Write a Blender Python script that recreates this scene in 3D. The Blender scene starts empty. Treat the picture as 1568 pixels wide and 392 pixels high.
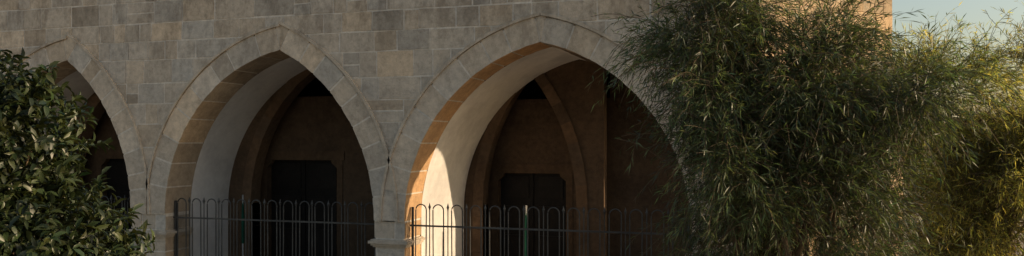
import bpy, math, random
import numpy as np
from mathutils import Vector
random.seed(7); rng=np.random.default_rng(11)
ZC=2.85           # camera height
FL=0.30           # gallery floor
sc=bpy.context.scene

# ------------------------------------------------------------ helpers
class MB:
    def __init__(s): s.v=[]; s.f=[]; s.c=[]
    def add(s,vs,fs,c):
        o=len(s.v); s.v+=list(vs)
        for f in fs: s.f.append([i+o for i in f]); s.c.append(c)
    def box(s,x0,x1,y0,y1,z0,z1,c=(1,1,1),j=0.0):
        r=lambda:(random.uniform(-j,j) if j else 0)
        vs=[(x0+r(),y0,z0+r()),(x1+r(),y0,z0+r()),(x1+r(),y0,z1+r()),(x0+r(),y0,z1+r())]
        vs+=[(a,y1,b) for a,_,b in vs]
        s.add(vs,[(0,1,2,3),(7,6,5,4),(0,4,5,1),(1,5,6,2),(2,6,7,3),(3,7,4,0)],c)
    def prism(s,poly,y0,y1,c=(1,1,1)):      # poly in XZ
        n=len(poly)
        vs=[(x,y0,z) for x,z in poly]+[(x,y1,z) for x,z in poly]
        fs=[tuple(range(n)),tuple(range(2*n-1,n-1,-1))]+[(i,i+n,(i+1)%n+n,(i+1)%n) for i in range(n)]
        s.add(vs,fs,c)
    def tint(s,nfaces,idx,t):               # retint some of the last-added nfaces
        b=len(s.c)-nfaces
        for i in idx: s.c[b+i]=tuple(a*k for a,k in zip(s.c[b+i],t))
    def tube(s,pts,rad,c=(1,1,1),n=6,cap=True):
        pts=[Vector(p) for p in pts]; o=len(s.v)
        for k,p in enumerate(pts):
            d=(pts[min(k+1,len(pts)-1)]-pts[max(k-1,0)]).normalized()
            a=d.orthogonal().normalized() if abs(d.z)>.99 else d.cross(Vector((0,0,1))).normalized()
            b=d.cross(a)
            for i in range(n):
                t=2*math.pi*i/n
                s.v.append(tuple(p+(a*math.cos(t)+b*math.sin(t))*rad[k]))
        for k in range(len(pts)-1):
            for i in range(n):
                s.f.append([o+k*n+i,o+k*n+(i+1)%n,o+(k+1)*n+(i+1)%n,o+(k+1)*n+i]); s.c.append(c)
        if cap:
            s.f.append([o+i for i in range(n)][::-1]); s.c.append(c)
            s.f.append([o+(len(pts)-1)*n+i for i in range(n)]); s.c.append(c)
    def obj(s,name,mat,parent=None,smooth=False):
        me=bpy.data.meshes.new(name); me.from_pydata(s.v,[],s.f)
        at=me.attributes.new('Col','FLOAT_COLOR','FACE')
        arr=np.ones((len(s.f),4),dtype=np.float32); arr[:,:3]=np.array(s.c,dtype=np.float32)
        at.data.foreach_set('color',arr.ravel())
        me.update()
        if smooth: me.polygons.foreach_set('use_smooth',[True]*len(me.polygons))
        o=bpy.data.objects.new(name,me); sc.collection.objects.link(o); me.materials.append(mat)
        if parent: o.parent=parent
        return o
def empty(name):
    o=bpy.data.objects.new(name,None); sc.collection.objects.link(o); return o
def nd(nt,t,**k):
    n=nt.nodes.new(t)
    for a,b in k.items():
        if a in n.inputs: n.inputs[a].default_value=b
        else: setattr(n,a,b)
    return n
def ramp(nt,fac,stops):
    r=nt.nodes.new('ShaderNodeValToRGB'); e=r.color_ramp.elements
    while len(e)<len(stops): e.new(.5)
    for i,(p,c) in enumerate(stops):
        e[i].position=p; e[i].color=(c[0],c[1],c[2],1) if not isinstance(c,(int,float)) else (c,c,c,1)
    nt.links.new(fac,r.inputs[0]); return r.outputs[0]
def mixc(nt,a,b,fac,mode='MULTIPLY'):
    m=nt.nodes.new('ShaderNodeMix'); m.data_type='RGBA'; m.blend_type=mode
    for s,v in ((0,fac),(6,a),(7,b)):
        if hasattr(v,'is_linked') or isinstance(v,bpy.types.NodeSocket): nt.links.new(v,m.inputs[s])
        else: m.inputs[s].default_value=v if s==0 else (*v,1)
    return m.outputs[2]
def surf(name,base,rough=.9,var=.35,stain=.5,bump=.4,scale=1.0,streak=False):
    m=bpy.data.materials.new(name); m.use_nodes=True; nt=m.node_tree; L=nt.links
    b=nt.nodes['Principled BSDF']; b.inputs['Roughness'].default_value=rough
    try: b.inputs['Specular IOR Level'].default_value=.2
    except: pass
    tc=nd(nt,'ShaderNodeTexCoord'); P=tc.outputs['Object']
    at=nd(nt,'ShaderNodeAttribute',attribute_name='Col')
    col=mixc(nt,at.outputs['Color'],base,1.0)
    n1=nd(nt,'ShaderNodeTexNoise',Scale=9*scale,Detail=8,Roughness=.7); L.new(P,n1.inputs['Vector'])
    col=mixc(nt,col,ramp(nt,n1.outputs[0],[(.3,1-var),(.7,1+var*.35)]),1.0)
    n2=nd(nt,'ShaderNodeTexNoise',Scale=.9*scale,Detail=7,Roughness=.65); L.new(P,n2.inputs['Vector'])
    col=mixc(nt,col,ramp(nt,n2.outputs[0],[(.36,(1-stain,1-stain,1-stain*.95)),(.58,1.0)]),1.0)
    if streak:
        mp=nd(nt,'ShaderNodeMapping'); mp.inputs['Scale'].default_value=(1.7,1.7,.7); L.new(P,mp.inputs[0])
        n3=nd(nt,'ShaderNodeTexNoise',Scale=1.5,Detail=9,Roughness=.75); L.new(mp.outputs[0],n3.inputs['Vector'])
        sx=nd(nt,'ShaderNodeSeparateXYZ'); L.new(P,sx.inputs[0])
        mr=nd(nt,'ShaderNodeMapRange'); mr.inputs[1].default_value=ZC+.3; mr.inputs[2].default_value=ZC+2.4
        L.new(sx.outputs[2],mr.inputs[0])
        s=ramp(nt,n3.outputs[0],[(.46,0.0),(.60,1.0)])
        mu=nd(nt,'ShaderNodeMath',operation='MULTIPLY'); L.new(s,mu.inputs[0]); L.new(mr.outputs[0],mu.inputs[1])
        mu2=nd(nt,'ShaderNodeMath',operation='MULTIPLY'); L.new(mu.outputs[0],mu2.inputs[0]); mu2.inputs[1].default_value=.8
        col=mixc(nt,col,(.56,.54,.52),mu2.outputs[0])
        n4=nd(nt,'ShaderNodeTexNoise',Scale=4.2,Detail=10,Roughness=.8); L.new(P,n4.inputs['Vector'])
        col=mixc(nt,col,ramp(nt,n4.outputs[0],[(.40,(.70,.68,.66)),(.50,(1,1,1)),(.66,(1.0,.97,.93))]),.55)
        v=nd(nt,'ShaderNodeTexVoronoi',Scale=26); L.new(P,v.inputs['Vector'])
        col=mixc(nt,col,ramp(nt,v.outputs['Distance'],[(.06,.5),(.18,1.0)]),.7)
    L.new(col,b.inputs['Base Color'])
    nb=nd(nt,'ShaderNodeTexNoise',Scale=22*scale,Detail=9,Roughness=.75); L.new(P,nb.inputs['Vector'])
    bp=nd(nt,'ShaderNodeBump',Strength=bump,Distance=.03); L.new(nb.outputs[0],bp.inputs['Height']); L.new(bp.outputs[0],b.inputs['Normal'])
    return m
def leafmat(name,base,rough=.5,trans=.35,tcol=None):
    m=bpy.data.materials.new(name); m.use_nodes=True; nt=m.node_tree; L=nt.links
    b=nt.nodes['Principled BSDF']; b.inputs['Roughness'].default_value=rough
    at=nd(nt,'ShaderNodeAttribute',attribute_name='Col')
    col=mixc(nt,at.outputs['Color'],base,1.0)
    L.new(col,b.inputs['Base Color'])
    t=nd(nt,'ShaderNodeBsdfTranslucent')
    L.new(mixc(nt,at.outputs['Color'],tcol or tuple(x*1.6 for x in base),1.0),t.inputs[0])
    mx=nd(nt,'ShaderNodeMixShader'); mx.inputs[0].default_value=trans
    L.new(b.outputs[0],mx.inputs[1]); L.new(t.outputs[0],mx.inputs[2])
    L.new(mx.outputs[0],nt.nodes['Material Output'].inputs[0])
    return m
M_stone=surf('ashlar_limestone',(.60,.515,.415),streak=True,var=.28,stain=.16,bump=.6)
M_mortar=surf('lime_mortar',(.74,.67,.58),stain=.15)
M_mass=surf('plain_stone_mass',(.38,.32,.25),stain=.25)
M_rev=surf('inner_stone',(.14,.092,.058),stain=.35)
M_plas=surf('white_plaster',(.74,.72,.70),var=.1,stain=.25,bump=.15)
M_floor=surf('stone_floor',(.26,.22,.17))
M_warm=surf('warm_sandstone',(.56,.42,.27),var=.35,stain=.3)
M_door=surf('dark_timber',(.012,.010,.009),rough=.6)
M_iron=surf('painted_iron',(.09,.088,.082),rough=.45,bump=.1)
M_green=surf('green_canvas',(.012,.08,.05),bump=.1)
M_white=surf('white_paint',(.5,.5,.48),bump=.1)
M_bark=surf('bark',(.13,.095,.06),scale=2)
M_soil=surf('pale_bounce_ground',(.44,.37,.28),scale=.5,stain=.25)  # unseen ground made pale to bounce extra light onto the facade

# ------------------------------------------------------------ pointed arches
class Arch:
    def __init__(s,XL,XA,XR,zs,za):
        s.XL,s.XA,s.XR,s.zs,s.za=XL,XA,XR,zs,za; h=za-zs
        s.hl=XA-XL; s.hr=XR-XA
        s.Rl=(s.hl**2+h*h)/(2*s.hl); s.Rr=(s.hr**2+h*h)/(2*s.hr)
    def side(s,right,off,n,topclip=False):
        R=s.Rr if right else s.Rl; h=s.za-s.zs; half=s.hr if right else s.hl
        pm=math.asin(min(1,h/R)) if half<=R else math.pi-math.asin(min(1,h/R))
        if topclip: pm=math.acos((R-half)/(R+off))
        out=[]
        for i in range(n+1):
            p=pm*i/n; x=R-(R+off)*math.cos(p); z=s.zs+(R+off)*math.sin(p)
            out.append((s.XR-x if right else s.XL+x,z))
        return out
    def profile(s,off,n=24):
        l=s.side(False,off,n,True); r=s.side(True,off,n,True)
        return l+r[::-1][1:]
    def excl(s,z,off):
        if z<s.zs: return (s.XL,s.XR)
        a=[]
        for R,half in ((s.Rl,s.hl),(s.Rr,s.hr)):
            q=(R+off)**2-(z-s.zs)**2
            if q<=0: return None
            a.append(R-math.sqrt(q))
        x0=s.XL+a[0]; x1=s.XR-a[1]
        return (x0,x1) if x1>x0 else None
zs=ZC-1.4; za=ZC+1.67
A=[Arch(-7.55,-5.0,-3.40,zs,za+.0),Arch(-2.58,0,1.93,zs,za+.04),Arch(2.52,5.0,7.45,zs,za)]
XW0,XW1=-10.5,8.15; ZT=ZC+3.9; W=.43
def intervals(x0,x1,z,off):
    iv=[(x0,x1)]
    for a in A:
        e=a.excl(z,off)
        if not e: continue
        nv=[]
        for p,q in iv:
            if e[1]<=p or e[0]>=q: nv.append((p,q)); continue
            if e[0]>p: nv.append((p,e[0]))
            if e[1]<q: nv.append((e[1],q))
        iv=nv
    return [(p,q) for p,q in iv if q-p>.015]
def stonecol(v=.075):
    t=random.gauss(1,v); w=random.gauss(0,.028); k=random.random()
    if k<.09: t*=.82
    if k>.93: t*=1.09; w+=.04
    return (t*(1+w),t,t*(1-w*1.3))
SUN_TINT=(1.0,.74,.50)     # sun's orange painted into reveal stones of the right arch's left jamb
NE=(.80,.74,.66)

bld=empty('arcaded_stone_building')
core=MB(); z=FL
while z<ZT-.01:
    z1=min(z+.05,ZT)
    for p,q in intervals(XW0,XW1,(z+z1)/2,W-.12): 
        if z1<=zs: core.box(p+.02,q-.02,.004,.69,z,z1)
        else: core.box(p,q,.004,.69,z,z1)
    z=z1
core.obj('mortar_core',M_mortar,bld)
blk=MB(); z=FL; G=.013
while z<ZT-.05:
    h=random.choice([.36,.40,.42,.46,.48,.33]); 
    if ZT-z-h<.2: h=ZT-z
    if z<zs<z+h+.12 and zs-z>.15: h=zs-z
    x=XW0-random.random()*.5; 
    while x<XW1:
        w=random.choice([.36,.5,.6,.66,.75,.85,.45,.3])*random.uniform(.9,1.1)
        x0=max(x,XW0); x1=min(x+w,XW1)
        if XW1-x1<.2: x1=XW1; w=x1-x+.01
        if x1-x0>.05:
            parts=[(x0,x1,z,z+h)]
            if random.random()<.10 and h>.38: parts=[(x0,x1,z,z+h/2),(x0,x1,z+h/2,z+h)]
            for (a0,a1,b0,b1) in parts:
                c=stonecol(); d=random.uniform(-.009,.001)
                full=all(intervals(a0,a1,zz,W-.03)==[(a0,a1)] for zz in (b0+.001,(b0+b1)/2,b1-.001))
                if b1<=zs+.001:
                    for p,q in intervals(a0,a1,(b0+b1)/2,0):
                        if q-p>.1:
                            blk.box(p+(G if p==a0 else 0),q-(G if q==a1 else 0),d,.69,b0+G,b1-G,c,.004); blk.tint(6,(3,5),SUN_TINT if 1.9<p<3 else NE)
                elif full: blk.box(a0+G,a1-G,d,.05,b0+G,b1-G,c,.010)
                else:
                    n=14; 
                    for k in range(n):
                        s0=b0+G+(b1-b0-2*G)*k/n; s1=b0+G+(b1-b0-2*G)*(k+1)/n
                        for p,q in intervals(a0+G,a1-G,(s0+s1)/2,W-.03): blk.box(p,q,d,.05,s0,s1,c)
        x+=w
    z+=h
blk.obj('ashlar_blocks',M_stone,bld)
vs_=MB(); hood=MB(); fil=MB()
for ai,a in enumerate(A):
    for right in (False,True):
        R=a.Rr if right else a.Rl; X0=a.XR if right else a.XL; sg=-1 if right else 1
        h=a.za-a.zs; pm=math.asin(min(1,h/R)); n=9
        cuts=[0]+[ (i+random.uniform(-.14,.14))/n for i in range(1,n)]+[1]
        def pt(p,off): return (X0+sg*(R-(R+off)*math.cos(p)),a.zs+(R+off)*math.sin(p))
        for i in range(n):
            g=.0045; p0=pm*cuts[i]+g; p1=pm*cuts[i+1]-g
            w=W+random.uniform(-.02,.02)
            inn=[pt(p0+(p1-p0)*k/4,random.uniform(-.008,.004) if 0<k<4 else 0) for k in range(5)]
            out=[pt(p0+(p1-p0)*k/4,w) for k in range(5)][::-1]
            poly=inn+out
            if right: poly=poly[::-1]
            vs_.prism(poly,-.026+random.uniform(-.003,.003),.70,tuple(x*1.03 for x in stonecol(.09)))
            vs_.tint(12,range(2,6) if not right else range(7,11),SUN_TINT if (ai==2 and not right) else NE)
        for i in range(36):
            fil.prism([pt(pm*i/36,.008),pt(pm*(i+1)/36,.008),pt(pm*(i+1)/36,W-.03),pt(pm*i/36,W-.03)],-.019,.69,(1,1,1))
        pc=math.acos((R-(a.hr if right else a.hl))/(R+W))
        poly=[(a.XA-sg*0,a.za)]+[pt(pm+(pc-pm)*k/3,W) for k in range(4)]
        vs_.prism(poly,-.026,.70,stonecol())
        pe=math.acos((R-(a.hr if right else a.hl))/(R+W+.05))
        for k in range(30):
            q=[pt(pe*k/30,W+.002),pt(pe*(k+1)/30,W+.002),pt(pe*(k+1)/30,W+.05),pt(pe*k/30,W+.05)]
            hood.prism(q,-.055,.03,(1.0,.99,.97))
vs_.obj('voussoirs',M_stone,bld); hood.obj('hood_moulding',M_stone,bld); fil.obj('voussoir_joints',M_mortar,bld)
cap=MB()
for p,q in ((A[0].XR,A[1].XL),(A[1].XR,A[2].XL),(A[2].XR,XW1),):
    for e,z0,z1 in ((.02,-1.86,-1.83),(.05,-1.83,-1.79),(.085,-1.79,-1.745),(.05,-1.745,-1.72)):
        cap.box(p-e,q+e,-e-.01,.69+.0,ZC+z0,ZC+z1,(.95,.95,.95))
cap.obj('impost_mouldings',M_stone,bld)

# ------------------------------------------------------------ bays
Y0=.70
Yi=[1.9,1.9,2.9]; Yb=[2.5,2.5,3.55]
inner=[Arch(-6.9,-5.45,-4.0,zs+.2,ZC+1.42),Arch(-1.98,-.47,1.04,zs+.1,ZC+1.48),Arch(2.95,3.97,4.95,zs+.1,ZC+1.42)]
doors=[(-6.6,-5.0,ZC-.39),(-2.0,-.25,ZC-.39),(3.07,4.57,ZC-.66)]
cross=Arch(.74,1.6,3.45,ZC-.45,ZC+1.66)   # in Y-Z
XE=5.5
plas=MB(); rev=MB(); dk=MB()
def crossZ(y):
    lo,hi=cross.zs,cross.za
    if y<cross.XL or y>cross.XR: return -1
    for _ in range(30):
        m=(lo+hi)/2; e=cross.excl(m,0)
        if e and e[0]<=y<=e[1]: lo=m
        else: hi=m
    return lo
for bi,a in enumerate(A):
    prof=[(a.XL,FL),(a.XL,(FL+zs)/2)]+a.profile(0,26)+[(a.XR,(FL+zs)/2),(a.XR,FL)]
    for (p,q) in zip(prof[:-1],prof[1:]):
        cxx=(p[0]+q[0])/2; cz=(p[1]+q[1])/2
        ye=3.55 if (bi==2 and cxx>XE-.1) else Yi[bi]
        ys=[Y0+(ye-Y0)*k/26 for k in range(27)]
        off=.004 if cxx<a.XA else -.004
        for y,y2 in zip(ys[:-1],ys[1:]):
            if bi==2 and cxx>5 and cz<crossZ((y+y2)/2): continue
            plas.add([(p[0]+off,y,p[1]),(q[0]+off,y,q[1]),(q[0]+off,y2,q[1]),(p[0]+off,y2,p[1])],[(0,1,2,3)],(1,1,1) if cxx<a.XA+.2 else (.26,.2,.15))  # right half coloured dark: shade painted into the white plaster
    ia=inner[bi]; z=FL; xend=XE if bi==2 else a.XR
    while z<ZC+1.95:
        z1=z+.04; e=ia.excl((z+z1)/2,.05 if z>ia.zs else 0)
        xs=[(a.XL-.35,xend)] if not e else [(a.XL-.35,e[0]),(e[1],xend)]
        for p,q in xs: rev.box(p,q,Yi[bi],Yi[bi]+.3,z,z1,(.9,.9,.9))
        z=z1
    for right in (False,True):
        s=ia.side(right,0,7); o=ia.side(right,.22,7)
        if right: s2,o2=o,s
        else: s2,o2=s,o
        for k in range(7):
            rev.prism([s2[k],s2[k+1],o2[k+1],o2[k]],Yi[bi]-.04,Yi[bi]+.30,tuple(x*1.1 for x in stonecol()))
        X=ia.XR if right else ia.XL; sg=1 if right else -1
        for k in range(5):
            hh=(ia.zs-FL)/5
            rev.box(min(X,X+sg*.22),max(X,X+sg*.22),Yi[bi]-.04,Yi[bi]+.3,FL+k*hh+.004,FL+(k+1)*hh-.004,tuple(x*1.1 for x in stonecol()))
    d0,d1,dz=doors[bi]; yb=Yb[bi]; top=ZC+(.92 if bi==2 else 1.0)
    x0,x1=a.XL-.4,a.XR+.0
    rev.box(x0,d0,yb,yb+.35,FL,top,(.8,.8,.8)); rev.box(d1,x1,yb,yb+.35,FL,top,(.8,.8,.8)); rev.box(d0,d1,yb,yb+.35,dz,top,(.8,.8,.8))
    if bi==2: rev.box(XE,a.XR+.02,yb,yb+.35,top,ZC+2,(.75,.75,.75))
    for sx,xx in ((1,d0),(-1,d1)):
        rev.box(min(xx,xx-sx*.14),max(xx,xx-sx*.14),yb-.02,yb,FL,dz+.0,(.85,.83,.8))
        rev.prism([(xx,dz),(xx+sx*.14,dz),(xx+sx*.12,dz-.06),(xx+sx*.04,dz-.13),(xx,dz-.16)][::sx],yb-.02,yb+.1,(.85,.85,.8))
    rev.box(d0-.18,d1+.18,yb-.025,yb-.001,dz+.002,dz+.2,(.85,.83,.8))
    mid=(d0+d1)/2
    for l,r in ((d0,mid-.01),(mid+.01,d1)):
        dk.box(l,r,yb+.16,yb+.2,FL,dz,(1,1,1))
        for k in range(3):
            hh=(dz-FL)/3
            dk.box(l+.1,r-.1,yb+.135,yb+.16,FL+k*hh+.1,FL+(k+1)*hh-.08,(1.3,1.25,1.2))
    dk.box(x0,x1,yb+1.6,yb+1.7,FL,ZC+2,(1,1,1))  # near-black sheet painted for the dark of the unlit room behind
plas.obj('vault_plaster',M_plas,bld); rev.obj('inner_arches',M_rev,bld); dk.obj('doors_and_dark_sheet',M_door,bld)
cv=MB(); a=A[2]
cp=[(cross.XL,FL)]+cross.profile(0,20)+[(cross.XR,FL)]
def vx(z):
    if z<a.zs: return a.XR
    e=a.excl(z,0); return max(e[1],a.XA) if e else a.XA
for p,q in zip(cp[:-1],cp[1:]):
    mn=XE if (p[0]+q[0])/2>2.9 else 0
    cv.add([(max(mn,vx(p[1])-.01),p[0],p[1]),(max(mn,vx(q[1])-.01),q[0],q[1]),(8.14,q[0],q[1]),(8.14,p[0],p[1])],[(0,1,2,3)],(.26,.2,.14))  # same painted shade tone as the vault's right half
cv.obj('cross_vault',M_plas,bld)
body=MB()
for p,q in ((A[0].XR+.0,A[1].XL),(A[1].XR,A[2].XL)): body.box(p,q,.70,6,FL,ZC+2)
body.box(XW0,A[0].XL,.70,6,FL,ZC+2)
z=FL
while z<ZC+2:
    z1=z+.05; e=cross.excl((z+z1)/2,.0)
    for p,q in ([(.70,6.0)] if not e else [(.70,e[0]),(e[1],6.0)]): body.box(7.46,XW1,p,q,z,z1)
    z=z1
body.box(XW0,XW1,5.9,6.2,FL,ZT); body.box(XW0,XW1-.001,.691,5.9,ZC+2,ZT)
body.obj('building_mass',M_mass,bld)
fl=MB(); fl.box(XW0-.2,XW1+.2,-.35,6.3,-.2,FL-.0); fl.box(XW0-.2,XW1+.2,-.7,-.35,-.2,FL-.15)
fl.obj('gallery_floor',M_floor,bld)
cor=MB(); cor.box(XW0,XW1+.05,-.1,6.3,ZT,ZT+.16); cor.obj('roof_cornice',M_stone,bld)

# ------------------------------------------------------------ railings
def railing(x0,x1,name):
    r=MB(); y=.22; top=ZC-1.10; per=.345; n=max(1,round((x1-x0)/per)); per=(x1-x0)/n; hw=per*.29
    zr=ZC-1.48; zb=FL+.12
    for i in range(n):
        cx=x0+per*(i+.5)+random.uniform(-.006,.006); ln=random.uniform(-.008,.008)
        pts=[(cx-hw,y,zb)]+[(cx-hw*math.cos(t)+ln,y,top-hw+hw*math.sin(t)) for t in [math.pi*k/10 for k in range(11)]]+[(cx+hw,y,zb)]
        r.tube(pts,[.0115]*len(pts),n=6)
        if i<n-1:
            sx=x0+per*(i+1)
            r.tube([(sx,y,zb),(sx,y,top-.07)],[.010]*2)
            r.tube([(sx,y,top-.10),(sx,y,top-.07),(sx,y,top-.045),(sx,y,top-.02),(sx,y,top+.035)],[.010,.017,.026,.017,.001])
    for zz in (zr,zb): r.box(x0-.05,x1+.05,y-.010,y+.010,zz-.015,zz+.015)
    for sx in (x0+.02,x1-.02): r.box(sx-.018,sx+.018,y-.018,y+.018,FL,top-.05)
    r.obj(name,M_iron)
for a in A: railing(a.XL+.03,a.XR-.03,'hooped_iron_railing')

def parasol(x,y,top):
    e=empty('folded_parasol'); m=MB()
    m.tube([(x,y,FL),(x,y,top+.06)],[.018,.018],n=8); m.tube([(x,y,FL),(x,y,FL+.05)],[.2,.18],n=14); m.obj('pole',M_white,e)
    c=MB(); n=10; zz=[top,top-.1,top-.4,top-.8,top-.95]; rr=[.015,.022,.034,.038,.03]
    for k in range(4):
        for i in range(n):
            def P(kk,ii):
                t=2*math.pi*ii/n; r=rr[kk]*(1 if ii%2 else .72); return (x+r*math.cos(t),y+r*math.sin(t),zz[kk])
            c.add([P(k,i),P(k,i+1),P(k+1,i+1),P(k+1,i)],[(0,1,2,3)],(1,1,1))
    c.obj('canopy',M_green,e)
parasol(-1.80,1.35,ZC-1.15); parasol(4.15,2.0,ZC-1.28)

# ------------------------------------------------------------ sunlit building at right
wb=empty('sandstone_wing'); m=MB(); mo=MB(); tr=MB(); win=MB()
P0=Vector((8.45,4.0)); T=Vector((.707,.707)); LN=4.0
def wl(s,d,z): return (P0.x+T.x*s+T.y*d*-1, P0.y+T.y*s+T.x*d, z)
def wbox(mb,s0,s1,d0,d1,z0,z1,c):
    vs=[wl(s0,d0,z0),wl(s1,d0,z0),wl(s1,d0,z1),wl(s0,d0,z1),wl(s0,d1,z0),wl(s1,d1,z0),wl(s1,d1,z1),wl(s0,d1,z1)]
    mb.add(vs,[(0,1,2,3),(7,6,5,4),(0,4,5,1),(1,5,6,2),(2,6,7,3),(3,7,4,0)],c)
wbox(mo,0,LN,.015,4,0,ZC+5.5,(.9,.85,.8))
z=0
while z<ZC+5.4:
    s=-random.random()*.5
    while s<LN:
        w=random.uniform(.4,.8)
        if min(s+w,LN)-max(s,0)>.05:
            wbox(m,max(s,0)+.008,min(s+w,LN)-.008,random.uniform(-.008,.004),.1,z+.008,z+.372,stonecol())
        s+=w
    z+=.38
wbox(tr,-.05,LN+.05,-.12,4,ZC+5.5,ZC+5.7,(1,1,1))
wbox(tr,LN-.4,LN+.02,-.25,-.01,0,ZC+1.2,(1,1,1)); wbox(tr,1.9,2.35,-.25,-.01,0,ZC+1.2,(1,1,1))
wbox(win,2.6,3.3,-.02,.02,ZC-1.2,ZC+.6,(1,1,1)); wbox(tr,2.5,3.4,-.08,-.021,ZC+.6,ZC+.75,(1,1,1)); wbox(tr,2.5,3.4,-.1,-.021,ZC-1.32,ZC-1.2,(1,1,1))
m.obj('sandstone_blocks',M_warm,wb); mo.obj('wing_mass',M_warm,wb); tr.obj('trim_and_buttresses',M_warm,wb); win.obj('window',M_door,wb)

# ------------------------------------------------------------ ground
g=MB(); g.add([(-600,-600,0),(600,-600,0),(600,600,0),(-600,600,0)],[(0,1,2,3)],(1,1,1)); g.obj('ground',M_soil)

# ------------------------------------------------------------ foliage
def quadmesh(name,V,nper,faces,cols,mat,parent):
    N=V.shape[0]
    F=(np.array(faces)[None,:,:]+(np.arange(N)*nper)[:,None,None]).reshape(-1,4)
    me=bpy.data.meshes.new(name); me.vertices.add(N*nper); me.vertices.foreach_set('co',V.reshape(-1).astype(np.float32))
    me.loops.add(F.size); me.loops.foreach_set('vertex_index',F.reshape(-1).astype(np.int32))
    me.polygons.add(len(F)); me.polygons.foreach_set('loop_start',(np.arange(len(F))*4).astype(np.int32))
    try: me.polygons.foreach_set('loop_total',np.full(len(F),4,dtype=np.int32))
    except: pass
    me.update(calc_edges=True)
    at=me.attributes.new('Col','FLOAT_COLOR','FACE')
    c=np.ones((N,len(faces),4),dtype=np.float32); c[:,:,:3]=cols[:,None,:]
    at.data.foreach_set('color',c.ravel())
    o=bpy.data.objects.new(name,me); sc.collection.objects.link(o); me.materials.append(mat); o.parent=parent
    return o
def norm(a): return a/np.maximum(np.linalg.norm(a,axis=-1,keepdims=True),1e-6)
def feathery(name,lobes,base,ntw,mat,leafL=.12,leafW=.0055,nleaf=14,tw=(.3,.95),droop=.7,seed=1,per=75):
    global rng
    rng=np.random.default_rng(seed)
    root=empty(name)
    L=np.array(lobes); w=L[:,6]/L[:,6].sum()
    nc=max(40,ntw//per); k=rng.choice(len(L),nc,p=w)
    u=norm(rng.normal(size=(nc,3)))*(rng.random((nc,1))**.38)*rng.uniform(.9,1.12,(nc,1))
    cl=L[k,:3]+u*L[k,3:6]
    csh=rng.uniform(.4,1.6,nc)
    ci=rng.integers(0,nc,ntw)
    o=cl[ci]+rng.normal(size=(ntw,3))*np.array([.13,.13,.13])
    out=norm(cl[ci]-L[k[ci],:3]+rng.normal(size=(ntw,3))*.35)
    d=norm(out+rng.normal(size=(ntw,3))*.5+np.array([0,0,.45]))
    ln=rng.uniform(tw[0],tw[1],ntw)
    S=7; P=np.zeros((ntw,S,3)); P[:,0]=o; D=[d]
    for i in range(1,S):
        d=norm(d+np.array([0,0,-droop])*.28+rng.normal(size=(ntw,3))*.11); D.append(d)
        P[:,i]=P[:,i-1]+d*(ln/(S-1))[:,None]
    D=np.stack(D,1)
    side=norm(np.cross(D,rng.normal(size=(ntw,1,3))))
    a=P[:,:-1]; b=P[:,1:]; s0=side[:,:-1]*.0032; s1=side[:,:-1]*.0024
    V=np.stack([a-s0,a+s0,b+s1,b-s1],2).reshape(-1,4,3)
    quadmesh('twigs',V,4,[(0,1,2,3)],np.tile([1.,1.,1.],(V.shape[0],1)),M_bark,root)
    t=rng.random((ntw,nleaf))*(S-1.01); i0=t.astype(int); fr=(t-i0)[...,None]
    idx=np.arange(ntw)[:,None]
    p=P[idx,i0]*(1-fr)+P[idx,np.minimum(i0+1,S-1)]*fr; dd=D[idx,i0]
    ld=norm(dd*.8+rng.normal(size=dd.shape)*.42+np.array([0,0,-.12]))
    LL=leafL*rng.uniform(.6,1.3,(ntw,nleaf,1)); sd=norm(np.cross(ld,rng.normal(size=ld.shape)))*leafW*rng.uniform(.7,1.3,(ntw,nleaf,1))
    sag=np.array([0,0,-.014])
    V=np.stack([p,p+ld*LL*.4+sd,p+ld*LL+sag,p+ld*LL*.4-sd],2).reshape(-1,4,3)
    sh=(csh[ci][:,None]*rng.uniform(.6,1.4,(ntw,nleaf))).reshape(-1,1); hue=rng.normal(0,.12,(ntw*nleaf,1))
    cols=np.concatenate([sh*(1+hue),sh,sh*(1-.5*hue)],1)
    quadmesh('foliage',V,4,[(0,1,2,3)],cols,mat,root)
    st=MB(); bx,by=base
    for s in range(11):
        j=rng.integers(0,nc); e=cl[j]; b0=np.array([bx+rng.normal()*.12,by+rng.normal()*.12,0])
        pts=[]; 
        for q in range(9):
            f=q/8; pp=b0*(1-f)+e*f; pp=pp+np.array([math.sin(f*5+s)*.10,math.cos(f*4+s*2)*.10,.25*math.sin(f*math.pi)])*(1 if 0<q else 0)
            pts.append(tuple(pp))
        st.tube(pts,[.055*(1-.82*q/8) for q in range(9)],n=7)
        for r in range(7):
            q=random.randint(2,7); j2=rng.integers(0,nc); e2=cl[j2]; p0=np.array(pts[q])
            if np.linalg.norm(e2-p0)>1.9: continue
            st.tube([tuple(p0*(1-f)+e2*f+np.array([0,0,.1*math.sin(f*3.1)])+rng.normal(size=3)*.02*(f>0)) for f in (0,.25,.5,.75,1)],[.02,.016,.012,.009,.004],n=5)
    st.obj('stems',M_bark,root,True)
M_ac=leafmat('acacia_leaf',(.055,.078,.032),.42,.30,(.14,.19,.045))
M_ac2=leafmat('acacia_leaf_olive',(.09,.105,.03),.45,.48,(.45,.43,.08))
M_br=leafmat('shrub_leaf_brown',(.085,.06,.03),.5,.35,(.20,.12,.04))
th=math.atan(.101/.3203); ca,sa=math.cos(th),math.sin(th)
CX,CY=8.563,-12.90
def loc(depth,lat): return (CX-sa*depth+ca*lat, CY+ca*depth+sa*lat)
def lobe(depth,lat,z,rx,ry,rz,w):
    x,y=loc(depth,lat); return (x,y,ZC+z,rx,ry,rz,w)
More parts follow.
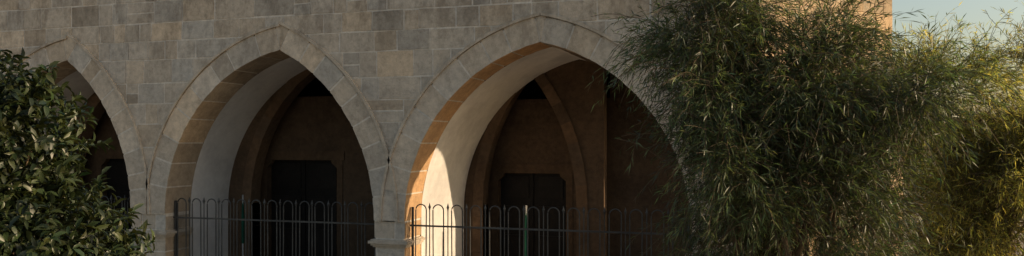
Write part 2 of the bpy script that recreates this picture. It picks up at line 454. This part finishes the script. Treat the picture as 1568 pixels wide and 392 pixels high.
feathery('acacia_tree',[lobe(9.2,2.25,1.05,.5,.8,.75,3),lobe(9.0,2.5,-.4,.72,.9,.95,4),lobe(9.3,3.35,.66,.9,.9,.68,4.4),lobe(9.2,3.25,-.8,.9,.9,.8,3.0),lobe(9.3,4.45,.55,.6,.9,.62,1.7),lobe(9.3,4.5,-1.0,.5,.7,.45,.4)],loc(9.2,3.1),7200,M_ac,seed=3)
feathery('acacia_tree',[lobe(11.5,6.1,.25,.8,.9,.85,3.4),lobe(11.3,6.6,-.8,1.1,.9,.8,3),lobe(11.5,5.6,.3,.35,.8,.8,1.2),lobe(11.4,7.4,.25,.8,.9,1.0,2.6)],loc(11.5,6.4),4800,M_ac2,seed=4)
feathery('olive_shrub',[lobe(14.5,9.2,-.7,1.6,1.2,1.4,3),lobe(14.5,7.6,-1.5,1.2,1.2,.9,2)],loc(14.5,8.8),2600,M_br,leafL=.12,leafW=.008,nleaf=12,seed=5)

def citrus(name,lobes,base,nl,mat):
    root=empty(name); L=np.array(lobes); w=L[:,6]/L[:,6].sum()
    nc=nl//16; k=rng.choice(len(L),nc,p=w); u=norm(rng.normal(size=(nc,3)))
    r=rng.random((nc,1))**.28*rng.uniform(.82,1.16,(nc,1))
    cl=L[k,:3]+u*r*L[k,3:6]; sh0=rng.uniform(.5,1.4,nc)
    ax=norm(u+rng.normal(size=(nc,3))*.5+np.array([0,0,.35]))
    ci=np.repeat(np.arange(nc),16); N=len(ci)
    tt=rng.random((N,1))
    p=cl[ci]+ax[ci]*(tt-.4)*.26
    ld=norm(ax[ci]*.7+rng.normal(size=(N,3))*.7+np.array([0,0,-.25]))
    up=norm(np.cross(np.cross(ld,ax[ci]+rng.normal(size=(N,3))*.3+np.array([0,0,.5])),ld))
    sd=norm(np.cross(ld,up)); LL=rng.uniform(.06,.12,(N,1)); ww=LL*.17
    a=p; b=p+ld*LL*.5-up*LL*.03; t=p+ld*LL-up*LL*.22
    l1=p+ld*LL*.32+sd*ww+up*.010; l2=p+ld*LL*.68+sd*ww*.85+up*.004
    r1=p+ld*LL*.32-sd*ww+up*.010; r2=p+ld*LL*.68-sd*ww*.85+up*.004
    V=np.stack([a,r1,r2,t,l2,l1,b],1)
    sh=(sh0[ci]*rng.uniform(.7,1.3,N))[:,None]; hue=rng.normal(0,.12,(N,1))
    quadmesh('foliage',V,7,[(0,1,2,6),(6,2,3,4),(0,6,4,5)],np.concatenate([sh*(1+hue),sh,sh*(1-hue*.5)],1),mat,root)
    st=MB(); bx,by=base
    c0=np.array([L[:,0].mean(),L[:,1].mean(),ZC-1.3])
    st.tube([(bx,by,0),(bx+.02,by,.4),(bx,by+.02,.8),tuple(c0-np.array([0,0,.2]))],[.11,.09,.08,.06],n=10)
    for s in range(40):
        e=cl[rng.integers(0,nc)]
        p0=np.array([bx,by,rng.uniform(.7,1.6)])
        st.tube([tuple(p0*(1-f)+e*f+np.array([0,0,.12*math.sin(f*3.1)])) for f in (0,.3,.6,1)],[.035,.022,.012,.003],n=5)
    st.obj('trunk_and_limbs',M_bark,root,True)
M_ci=leafmat('citrus_leaf',(.026,.038,.012),.42,.14,(.085,.105,.02))
citrus('citrus_tree',[lobe(6.2,-4.02,-.10,.52,.7,.75,3),lobe(6.2,-3.66,-1.0,.58,.8,.7,3),lobe(6.3,-4.5,-.6,.8,.8,1.2,2),lobe(6.1,-3.15,-1.4,.5,.7,.42,1.6)],loc(6.2,-4.0),26000,M_ci)

def belt(name,items,mat,n,size):
    root=empty(name); its=np.array(items); k=rng.integers(0,len(its),n)
    u=norm(rng.normal(size=(n,3)))*(rng.random((n,1))**.3); u[:,2]=abs(u[:,2])
    p=its[k,:3]+u*its[k,3:6]
    a=norm(rng.normal(size=(n,3)))*size; b=norm(np.cross(a,rng.normal(size=(n,3))))*size*.5
    V=np.stack([p-a,p+b,p+a,p-b],1); s=rng.uniform(.5,1.4,(n,1))
    quadmesh('foliage',V,4,[(0,1,2,3)],np.concatenate([s,s,s],1),mat,root)
its=[]
for i in range(34):
    an=math.radians(-75+150*i/33); R=rng.uniform(48,62)
    its.append((CX+R*math.sin(an),CY+R*math.cos(an)+8,0,rng.uniform(3,5),rng.uniform(3,4),rng.uniform(3.0,5.2)))
belt('distant_trees',its,M_ac2,26000,.32)

# ------------------------------------------------------------ light
az_b=math.radians(9.5); el=math.radians(18)
sd=Vector((math.cos(az_b)*math.cos(el),math.sin(az_b)*math.cos(el),math.sin(el)))
sun=bpy.data.lights.new('sun','SUN'); sun.energy=5; sun.angle=math.radians(.5); sun.color=(1,.75,.48)
so=bpy.data.objects.new('sun',sun); sc.collection.objects.link(so); so.rotation_euler=sd.to_track_quat('Z','Y').to_euler()
w=bpy.data.worlds.new('World'); sc.world=w; w.use_nodes=True; nt=w.node_tree
sky=nt.nodes.new('ShaderNodeTexSky'); sky.sky_type='NISHITA'; sky.sun_disc=False
sky.sun_elevation=el; sky.sun_rotation=math.atan2(sd.x,sd.y); sky.air_density=1.2; sky.dust_density=2.4; sky.ozone_density=.5
bg=nt.nodes['Background']; bg.inputs[1].default_value=.15; nt.links.new(sky.outputs[0],bg.inputs[0])

cam=bpy.data.cameras.new('camera'); co=bpy.data.objects.new('camera',cam); sc.collection.objects.link(co)
cam.lens=36*1230/1568; cam.sensor_width=36; cam.shift_y=(218-196)/1568; cam.clip_end=2000
co.location=(CX,CY,ZC); co.rotation_euler=(math.radians(90),0,th)
sc.camera=co
sc.view_settings.view_transform='Standard'; sc.view_settings.look='None'; sc.view_settings.exposure=0
